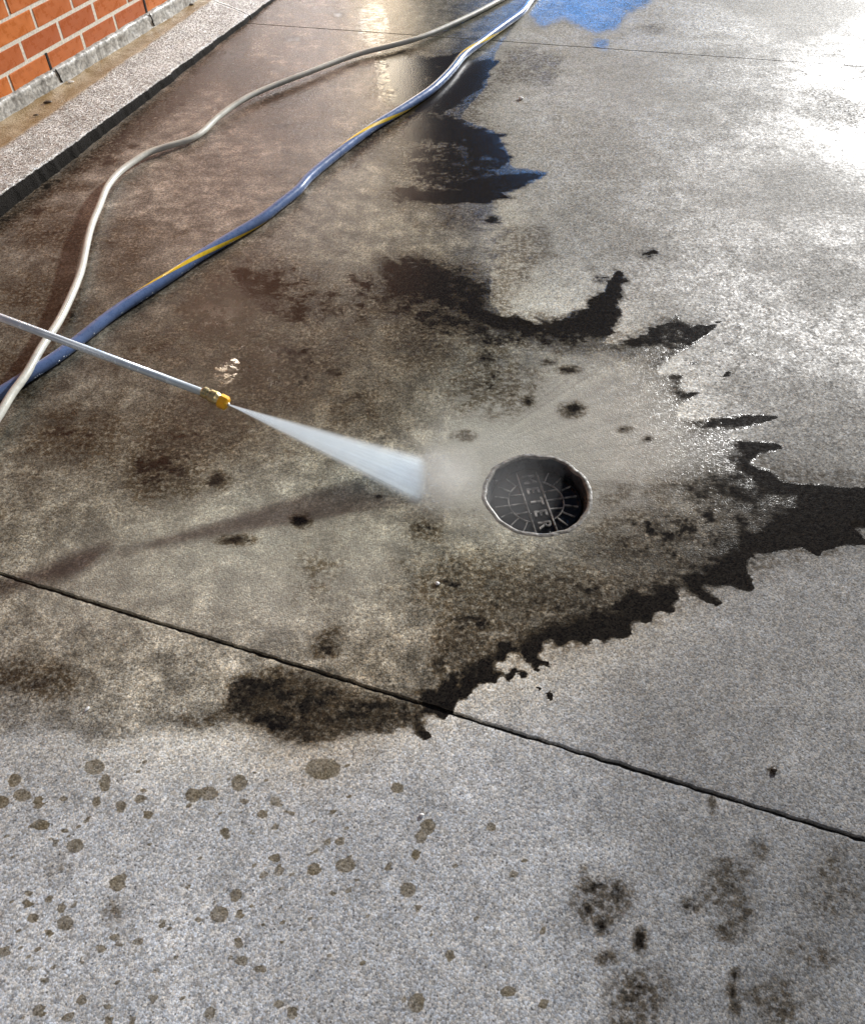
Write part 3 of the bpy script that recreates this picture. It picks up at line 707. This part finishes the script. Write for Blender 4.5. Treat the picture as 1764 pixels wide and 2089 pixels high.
# lit window down the wall
def emit(name, col, s):
    t = NT(name); n = t.noise(5, 2, .5, t.coord())
    t.set(Base_Color=(.1, .1, .1), Emission_Color=(*col, 1), Emission_Strength=t.ramp(n, .2, .8, s * .6, s * 1.3)); return t.m
FRAME = plain('dark_frame', (.05, .05, .05), .4)
win = empty('window'); win.parent = wall
bm = bmesh.new()
for (c_, a, b) in (((3.08), .06, 1.32), ((3.80), .06, 1.32)): box_bm(bm, loc(c_, -.02, .79), a, .07, b)
for z in (.16, .80, 1.42): box_bm(bm, loc(3.44, -.02, z), .66, .068, .06)
bm_obj('frame', bm, FRAME, win)
bm = bmesh.new(); box_bm(bm, loc(3.44, .004, .79), .66, .012, 1.24); bm_obj('pane', bm, emit('warm_pane', (1, .74, .40), 5.5), win)
# blue lit sign
sign = empty('lit_sign', (1.85, 11.0, 2.0)); sign.rotation_euler = (0, 0, R(172))
tag(sign, 'blue lit box sign standing on two posts beyond the brick wall', 'sign')
bm = bmesh.new(); box_bm(bm, (0, -.03, 0), 1.7, .10, 1.15); bm_obj('housing', bm, FRAME, sign)
bm = bmesh.new(); box_bm(bm, (0, .024, 0), 1.6, .012, 1.05); bm_obj('panel', bm, emit('blue_panel', (.14, .42, 1.0), 14.0), sign)
for x_ in (-.5, .5):
    tube('post', [Vector((x_, -.03, -2.0)), Vector((x_, -.03, -1.3)), Vector((x_, -.03, -.62))], .04, FRAME, sign, 10)
# wall lamp over the kerb
SX = .76
lamp = empty('wall_lamp', wallpt(SX, .0, 1.72)); lamp.rotation_euler = (0, 0, wrot + math.pi)
tag(lamp, 'small warm wall lamp on a bracket above the kerb', 'lamp')
bm = bmesh.new(); box_bm(bm, (0, .01, .02), .12, .02, .2); bm_obj('back_plate', bm, FRAME, lamp)
lathe_axis('glass', (0, .12, -.10), (0, 0.0001, 1), [(0, .045), (.02, .06), (.14, .065), (.16, .05)], emit('warm_glass', (1, .72, .42), 12), lamp, 20, True)
lathe_axis('cap', (0, .12, .062), (0, 0.0001, 1), [(0, .085), (.02, .08), (.05, .03)], FRAME, lamp, 20)
bm = bmesh.new(); box_bm(bm, (0, .06, .085), .025, .12, .025); bm_obj('bracket', bm, FRAME, lamp)
ld = bpy.data.lights.new('wall_lamp_light', 'POINT'); ld.energy = 11; ld.color = (1, .86, .70); ld.shadow_soft_size = .06
lo = bpy.data.objects.new('wall_lamp_light', ld); COL.objects.link(lo); lo.parent = lamp; lo.location = (0, .22, -.14)

# ------------------------------------------------------------------ floodlight mast
mast = empty('floodlight_mast', (FLOOD.x, FLOOD.y, 0)); tag(mast, 'work floodlight on a tall tripod mast', 'floodlight')
STEEL = plain('galvanised', (.45, .45, .45), .4, .9)
tube('pole', [Vector((0, 0, .3)), Vector((0, 0, 1.8)), Vector((0, 0, FLOOD.z - .25))], .03, STEEL, mast, 12)
for k in range(3):
    a = 2 * math.pi * k / 3 + .4; tube('leg', [Vector((0, 0, 1.0)), Vector((.35 * math.cos(a), .35 * math.sin(a), .5)), Vector((.7 * math.cos(a), .7 * math.sin(a), .01))], .016, STEEL, mast, 8)
aim = (Vector((0.2, 1.6, 0)) - FLOOD).normalized()
hd = empty('head', (0, 0, FLOOD.z)); hd.parent = mast; hd.rotation_euler = (-aim).to_track_quat('Z', 'Y').to_euler()
bm = bmesh.new(); box_bm(bm, (0, 0, .08), 1.1, .62, .12); bm_obj('housing', bm, FRAME, hd)
fl = bpy.data.lights.new('flood_light', 'AREA'); fl.shape = 'RECTANGLE'; fl.size = 1.1; fl.size_y = .6; fl.energy = FLOOD_W; fl.color = (1, .985, .96)
flo = bpy.data.objects.new('flood_light', fl); COL.objects.link(flo); flo.parent = hd

# ------------------------------------------------------------------ hoses
def hose_material(name, col, rough, bump=.15):
    t = NT(name); c = t.coord(); n = t.noise(60, 4, .6, c); w = t.noise(300, 2, .5, c)
    d = t.math('MAXIMUM', t.ramp(t.noise(9, 4, .6, c), .46, .68, 0, .6), t.ramp(t.noise(130, 4, .7, c), .52, .66, 0, .5))
    cc = t.mix(d, t.mix(n, tuple(x * .85 for x in col), tuple(min(1, x * 1.1) for x in col)), tuple(x * .55 + .02 for x in col))
    t.set(Base_Color=cc, Roughness=t.ramp(n, .3, .7, rough * .7, rough * 1.3), Normal=t.bump(w, bump, .002), Coat_Weight=.5, Coat_Roughness=.08); return t.m
BEIGE = hose_material('beige_rubber', (.56, .56, .50), .4)
BLUE = hose_material('blue_grey_rubber', (.12, .19, .38), .32)
YEL = hose_material('yellow_stripe', (.85, .58, .02), .35)
rb = .0108
bp = [(1075, -30), (1018, 1), (965, 29), (900, 59), (850, 79), (790, 95), (740, 107), (690, 124), (631, 147), (537, 183), (483, 211), (440, 243), (415, 268), (387, 285), (340, 299), (304, 311), (268, 333), (240, 355), (218, 383), (204, 419), (186, 462), (174, 515), (165, 556), (143, 610), (118, 660), (86, 707), (54, 764), (25, 803), (0, 845), (-40, 905), (-100, 985)]
bz = [.012, .012, .014, .02, .026, .026, .024, .026, .030, .030, .026, .018, .012, .014, .020, .024, .024, .028, .032, .034, .034, .034, .034, .036, .042, .050, .056, .054, .050, .03, .012]
path = smooth_path(catmull([G(x, y, rb + max(z - rb, 0) * .5) for (x, y), z in zip(bp, bz)], 10), 10)
h1 = empty('pressure_hose', path[0]); tag(h1, 'thin beige pressure hose snaking over the wet pavement beside the kerb', 'hose')
tube('sheath', [p - path[0] for p in path], rb, BEIGE, h1, 20)
rB = .0160
qp = [(1120, -50), (1082, 0), (1065, 24), (1036, 45), (1007, 66), (975, 90), (946, 112), (927, 136), (907, 158), (880, 183), (846, 206), (810, 229), (767, 255), (728, 283), (696, 308), (664, 333), (628, 364), (608, 388), (574, 415), (537, 444), (483, 477), (410, 521), (344, 566), (286, 603), (229, 641), (172, 686), (122, 724), (72, 757), (29, 785), (0, 803), (-60, 842), (-140, 890)]
path2 = smooth_path(catmull([G(x, y, rB) for x, y in qp], 10), 8)
h2 = empty('water_hose', path2[0]); tag(h2, 'thick blue-grey water hose with a yellow stripe lying across the wet pavement', 'hose')
tube('sheath', [p - path2[0] for p in path2], rB, BLUE, h2, 24)
arc = [0.0]
for i in range(1, len(path2)): arc.append(arc[-1] + (path2[i] - path2[i - 1]).length)
def near_arc(x, y):
    p = G(x, y, rB); return arc[min(range(len(path2)), key=lambda i: (path2[i] - p).length)]
ks = [near_arc(970, 95), near_arc(760, 260), near_arc(390, 535), ]
ks = [2 * ks[0] - ks[1]] + ks + [2 * ks[-1] - ks[-2]]
ph = [i * 2 * math.pi for i in range(len(ks))]
fr = frames(path2); vs, fs = [], []; W5 = 7
for i, (p, (t_, s_, n_)) in enumerate(zip(path2, fr)):
    view = (Vector((0, 0, 1)) * .9 + Vector((0, -1, 0)) * .45)
    base = math.atan2(n_.dot(view), s_.dot(view))
    a0 = base + .35 - float(np.interp(arc[i], ks, ph))
    for k in range(W5):
        a = a0 + (k / (W5 - 1) - .5) * .72
        vs.append(p - path2[0] + (s_ * math.cos(a) + n_ * math.sin(a)) * (rB + .0005))
for i in range(len(path2) - 1):
    for k in range(W5 - 1): fs.append((i * W5 + k, i * W5 + k + 1, (i + 1) * W5 + k + 1, (i + 1) * W5 + k))
mesh_obj('stripe', vs, fs, YEL, h2, True)

# ------------------------------------------------------------------ sunken meter cover
IRON = plain('wet_cast_iron', (.006, .0055, .0055), .10, .0, .5, 55, 1.0)
IRONB = plain('worn_cast_iron', (.26, .25, .23), .14, .4, .95, 45, .9)
COLLAR = plain('wet_collar', (.028, .032, .036), .3, 0, .5, 60, .5)
RIM = plain('pale_wet_rim', (.17, .16, .14), .4, 0, .5, 70, .5)
lid = empty('meter_cover', LID_C + Vector((0, 0, -.030))); tag(lid, 'round black cast iron meter cover sunk in the pavement', 'cover')
def ring(name, prof, mat, seg=72, wob=0.0):
    vs, fs = [], []
    for r, z in prof:
        for k in range(seg):
            a = 2 * math.pi * k / seg; rr = r + wob * mnoise.noise(Vector((math.cos(a) * 4, math.sin(a) * 4, z * 30)))
            vs.append((rr * math.cos(a), rr * math.sin(a), z))
    for i in range(len(prof) - 1):
        for k in range(seg): fs.append((i * seg + k, i * seg + (k + 1) % seg, (i + 1) * seg + (k + 1) % seg, (i + 1) * seg + k))
    return mesh_obj(name, vs, fs, mat, lid, True)
ring('collar', [(LID_R - .0015, .0292), (LID_R - .004, .024), (LID_R - .008, .011), (LID_R - .010, -.006)], COLLAR, 96, .002)
ring('rim', [(LID_R + .009, .0302), (LID_R + .004, .0312), (LID_R + .000, .0308), (LID_R - .0025, .0285), (LID_R - .003, .026)], RIM, 96, .0045)
RP = LID_R - .011
lathe_axis('plate', (0, 0, -.012), (0, 0.00001, 1), [(0, RP), (.010, RP), (.012, RP - .002)], IRON, lid, 72)
def arc_bar(name, r0, r1, a0, a1, z0, z1, mat):
    n = max(3, int(abs(a1 - a0) / .08)); vs, fs = [], []
    for i in range(n + 1):
        a = a0 + (a1 - a0) * i / n
        for r, z in ((r0, z0), (r0 + .0008, z1), (r1 - .0008, z1), (r1, z0)): vs.append((r * math.cos(a), r * math.sin(a), z))
    for i in range(n):
        for k in range(3): fs.append((i * 4 + k, i * 4 + k + 1, (i + 1) * 4 + k + 1, (i + 1) * 4 + k))
    return mesh_obj(name, vs, fs, mat, lid)
def bar(name, x0, y0, x1, y1, w, h, mat, M):
    d = Vector((x1 - x0, y1 - y0, 0)); l = d.length; bm = bmesh.new()
    v = box_bm(bm, (0, 0, h / 2 - .0005), l, w, h)
    for q in v:
        if q.co.z > 0: q.co.y *= .6
    T = Matrix.Translation(((x0 + x1) / 2, (y0 + y1) / 2, 0)) @ Matrix.Rotation(math.atan2(d.y, d.x), 4, 'Z')
    bmesh.ops.transform(bm, matrix=M @ T, verts=bm.verts)
    return bm_obj(name, bm, mat, lid)
b0, b1 = S(1865, 1672, -.04), S(1924, 1842, -.04)
bd = (b1 - b0).normalized(); MB = Matrix.Rotation(math.atan2(bd.y, bd.x), 4, 'Z')       # local +x runs down the lettered band
arc_bar('raised_ring', RP - .010, RP - .004, 0, 2 * math.pi, -.001, .004, IRON)
bw = .0245
for sgn in (-1, 1):
    bar('band_edge', -math.sqrt((RP - .010) ** 2 - bw ** 2), sgn * bw, math.sqrt((RP - .010) ** 2 - bw ** 2), sgn * bw, .0052, .0045, IRONB, MB)
ba = math.atan2(bd.y, bd.x)
for sgn in (-1, 1):
    arc_bar('raised_ring', .063, .067, ba + sgn * math.pi / 2 - 1.12, ba + sgn * math.pi / 2 + 1.12, -.001, .0035, IRONB)
    for k in range(7):
        a = sgn * math.pi / 2 + (k - 3) * .335
        r0, r1 = (.067, RP - .010)
        bar('spoke', r0 * math.cos(a), r0 * math.sin(a), r1 * math.cos(a), r1 * math.sin(a), .0038, .0035, IRONB, MB)
    for k in (-1, 0, 1):
        bar('spoke', k * .027, sgn * (bw + .002), k * .029, sgn * math.sqrt(.063 ** 2 - (k * .029) ** 2), .0036, .0032, IRONB, MB)
for i, ch in enumerate('METER'):
    cu = bpy.data.curves.new('letter', 'FONT'); cu.body = ch; cu.size = .042; cu.extrude = .0016; cu.bevel_depth = .0004; cu.align_x = 'CENTER'; cu.align_y = 'CENTER'; cu.offset = .0006
    tmp = bpy.data.objects.new('tmp', cu); COL.objects.link(tmp)
    me = bpy.data.meshes.new_from_object(tmp.evaluated_get(bpy.context.evaluated_depsgraph_get())); bpy.data.objects.remove(tmp)
    me.name = 'letter'; me.materials.clear(); me.materials.append(IRONB)
    o = bpy.data.objects.new('letter', me); COL.objects.link(o); o.parent = lid
    o.matrix_local = MB @ Matrix.Translation(((i - 2) * .0355, 0, .0014)) @ Matrix.Diagonal((.92, 1, 1, 1))

# ------------------------------------------------------------------ lance and spray
NZ = .128
N0 = S(742, 1402, NZ + .006); NL = S(0, 1127, .285)
NT_ = S(806, 1434, NZ - .008)
lance = empty('spray_lance', N0); tag(lance, 'steel pressure washer lance with a yellow nozzle held over the pavement', 'spray lance')
PIPE = plain('brushed_steel', (.66, .72, .78), .25, .35, .12, 30)
BRASS = plain('worn_brass', (.62, .50, .26), .28, .9, .2, 60)
NOZ = plain('yellow_plastic', (.85, .43, .012), .35, 0, .1, 40)
ax = (NL - N0).normalized()
far = N0 + ax * ((NL - N0).length * 1.75)
tube('pipe', [Vector((0, 0, 0)), (far - N0) * .5, far - N0], .0092, PIPE, lance, 20)
g_ax = (far - N0).normalized()
lathe_axis('grip', far - N0, g_ax, [(0, .014), (.02, .02), (.16, .02), (.18, .014), (.30, .014)], plain('black_grip', (.02, .02, .02), .6), lance, 18, True)
a2 = (NT_ - N0).normalized()
lathe_axis('coupler', -a2 * .018, a2, [(0, .0105), (.004, .014), (.012, .014), (.014, .012), (.020, .012), (.022, .0155), (.036, .0165), (.040, .0155), (.046, .013)], BRASS, lance, 24, False)
nz = lathe_axis('nozzle', a2 * .026, a2, [(0, .012), (.003, .0175), (.020, .0175), (.0235, .0145), (.025, .007)], NOZ, lance, facets=8)
lathe_axis('orifice', a2 * .0505, a2, [(0, .005), (.003, .0035)], STEEL, nz, 12)
tip = N0 + a2 * .0535

def volmat(name, dens, col, aniso=.2):
    m = bpy.data.materials.new(name); m.use_nodes = True; nt = m.node_tree
    nt.nodes.remove(nt.nodes['Principled BSDF'])
    v = nt.nodes.new('ShaderNodeVolumePrincipled'); v.inputs['Color'].default_value = (*col, 1)
    v.inputs['Density'].default_value = dens; v.inputs['Anisotropy'].default_value = aniso
    nt.links.new(v.outputs[0], nt.nodes['Material Output'].inputs['Volume'])
    return m, nt, v
spray = empty('water_spray', tip); tag(spray, 'white fan of water jetting from the yellow nozzle onto the pavement', 'water spray')
I0, I1 = S(1500, 1622), S(1488, 1790)
ic = (I0 + I1) / 2; wdir = (I1 - I0).normalized(); L0 = (I1 - I0).length
jd = (ic - tip).normalized(); td = jd.cross(wdir).normalized()
def wedge(name, wscale, thick, dens, grow=1.0):
    vs, fs = [], []; n = 18; seg = 24
    gd = Vector((jd.x, jd.y, 0)).normalized(); gd = gd if gd.dot(td) > 0 else -gd
    for i in range(n + 1):
        q = i / n
        for k in range(seg):
            a = 2 * math.pi * k / seg; ca, sa = math.cos(a), math.sin(a); ca = math.copysign(abs(ca) ** .75, ca)
            end = ic + wdir * (L0 / 2) * wscale * ca + gd * thick * 2.4 * sa 
            near = tip + wdir * .0022 * ca + td * .0018 * sa
            vs.append(near.lerp(end, q * 1.12) - tip)
    for i in range(n):
        for k in range(seg): fs.append((i * seg + k, i * seg + (k + 1) % seg, (i + 1) * seg + (k + 1) % seg, (i + 1) * seg + k))
    fs.append(tuple(range(seg))[::-1]); fs.append(tuple(n * seg + k for k in range(seg)))
    m, _, _ = volmat(name + '_water', dens, (.90, .955, 1.0), .3)
    return mesh_obj(name, vs, fs, m, spray, True)
for nm, ws, th, dn in (('jet', .70, .0045, 80), ('jet', .92, .006, 70), ('jet_sheath', 1.02, .0072, 45), ('jet_fringe', 1.10, .0085, 16), ('jet_fringe', 1.20, .0105, 5)):
    wedge(nm, ws, th, dn)
for k in range(11):                                     # denser threads inside the fan
    u_ = (k + .5) / 11 * 2 - 1 + random.uniform(-.06, .06)
    e_ = ic + wdir * (L0 / 2) * u_ * .95 + jd * .06 - tip
    vs = [Vector((0, 0, 0)) + td * .001 * math.sin(a) + wdir * .001 * math.cos(a) for a in (0, 1.05, 2.09, 3.14, 4.19, 5.24)] + [e_ + td * .0035 * math.sin(a) + wdir * random.uniform(.0025, .0045) * math.cos(a) for a in (0, 1.05, 2.09, 3.14, 4.19, 5.24)]
    fs = [(i, (i + 1) % 6, 6 + (i + 1) % 6, 6 + i) for i in range(6)] + [(5, 4, 3, 2, 1, 0), (6, 7, 8, 9, 10, 11)]
    mesh_obj('jet_thread', vs, fs, volmat('jet_thread_water', random.uniform(40, 130), (.93, .97, 1.0), .3)[0], spray, True)
# mist thrown forward from where the jet lands
def mist(c, r, dens, shells, seed):
    for q in range(shells):
        f = (q + 1) / shells
        bm = bmesh.new(); bmesh.ops.create_icosphere(bm, subdivisions=4, radius=1)
        for v in bm.verts:
            w = 1 + .30 * mnoise.noise(v.co * 1.6 + Vector((seed, q * .35, 0)))
            v.co = Vector((v.co.x * r[0], v.co.y * r[1], v.co.z * r[2])) * f * w
        m, _, _ = volmat('mist', dens / shells, (.98, .99, 1.0), .4)
        o = bm_obj('mist', bm, m, spray, True); o.location = c - tip
mist(ic + Vector((.050, .005, -.004)), (.115, .12, .030), 20, 5, 4.0)
mist(ic + Vector((.12, .03, -.006)), (.25, .22, .036), 4.0, 5, 8.0)

# ------------------------------------------------------------------ litter and chips
LEAF = plain('dead_leaf', (.035, .022, .012), .5, 0, .4, 80)
WHITE = plain('white_chip', (.75, .75, .74), .5)
def bit(name, p, r, mat, label, cat, flat=.35, el=1.6, rz=0.0):
    bm = bmesh.new(); bmesh.ops.create_icosphere(bm, subdivisions=2, radius=1)
    for v in bm.verts:
        k = 1 + .3 * mnoise.noise(v.co * 1.7 + Vector((p.x * 9, p.y * 9, 0)))
        v.co = Vector((v.co.x * r * el, v.co.y * r, v.co.z * r * flat)) * k
    o = bm_obj(name, bm, mat, None, True); o.location = p + Vector((0, 0, r * flat * .7)); o.rotation_euler = (0, 0, rz)
    return tag(o, label, cat)
bit('leaf', S(170, 364, .052), .011, LEAF, 'dark dead leaf lying in the brown channel below the footing', 'leaf', .3, 1.5, .3)
bit('leaf', S(677, 17, .052), .011, LEAF, 'small dark leaf at the far end of the brown kerb channel', 'leaf', .3, 1.6, .2)
bit('leaf', S(128, 409, .054), .006, LEAF, 'tiny dark leaf scrap at the edge of the brown kerb channel', 'leaf', .3, 1.8, .3)
bit('chip', S(252, 292, .052), .007, WHITE, 'pale stone chip in the brown channel below the cracked footing', 'stone chip', .35, 1.9, .2)
bit('chip', G(892, 1191), .0042, WHITE, 'white stone chip on the pavement below the meter cover', 'stone chip', .6, 1.2)
bit('chip', G(178, 1447), .0032, WHITE, 'white sliver on the pavement below the long joint at left', 'stone chip', .5, 2.2, 1.0)
bit('chip', G(860, 1663), .0032, WHITE, 'white stone chip on the dry foreground concrete', 'stone chip', .6, 1.4)
bit('pebble', G(1577, 1571), .0045, LEAF, 'small black pebble just below the long joint at right', 'pebble', .6, 1.3)
bit('chip', G(1062, 202), .0085, WHITE, 'white stone chip right of the dark puddle near the blue hose', 'stone chip', .6, 1.2)

# ------------------------------------------------------------------ flying water and beads
WDROP = NT('flying_water'); WDROP.set(Base_Color=(.80, .86, .92), Roughness=.15, Transmission_Weight=.35, IOR=1.33); WDROP = WDROP.m
def streaks(name, items, mat, parent, org):
    vs, fs = [], []
    for p, d, l, r in items:
        d = d.normalized(); s_ = d.cross(Vector((0, 0, 1))).normalized(); n_ = s_.cross(d)
        b = len(vs)
        vs.append(p - d * l - org)
        for q, k in ((-.3, 1), (.45, .8)):
            for a in range(5): vs.append(p + d * l * q + (s_ * math.cos(a * 1.2566) + n_ * math.sin(a * 1.2566)) * r * k - org)
        vs.append(p + d * l * .8 - org)
        for a in range(5):
            a1 = (a + 1) % 5
            fs += [(b, b + 1 + a1, b + 1 + a), (b + 1 + a, b + 1 + a1, b + 6 + a1, b + 6 + a), (b + 6 + a, b + 6 + a1, b + 11)]
    o = mesh_obj(name, vs, fs, mat, parent, True); o['kind'] = 'stuff'; return o
it = []
for _ in range(170):
    y = random.uniform(0, 1); src = I0.lerp(I1, y); a = random.gauss(.05 + (.5 - y) * 1.3, .35)
    dd = min(random.expovariate(1 / .07), .17); hgt = abs(random.gauss(0, .012)) + .003
    d = Vector((math.cos(a), math.sin(a), random.uniform(-.05, .12)))
    it.append((src + Vector((d.x, d.y, 0)) * (.01 + dd) + Vector((0, 0, hgt)), d, random.uniform(.002, .007), random.uniform(.0003, .0006)))
streaks('flying_drops', it, WDROP, spray, tip)
it = []
for i in range(0, len(path2) - 1):
    if random.random() < .5: continue
    t_, s_, n_ = fr[i]
    a = random.choice((-.55, -.35, 3.5, 3.3, .3)) + random.uniform(-.2, .2)
    it.append((path2[i] + (s_ * math.cos(a) + n_ * math.sin(a)) * rB, t_, random.uniform(.0015, .004), random.uniform(.0012, .002)))
streaks('water_beads', it, WDROP, h2, path2[0])
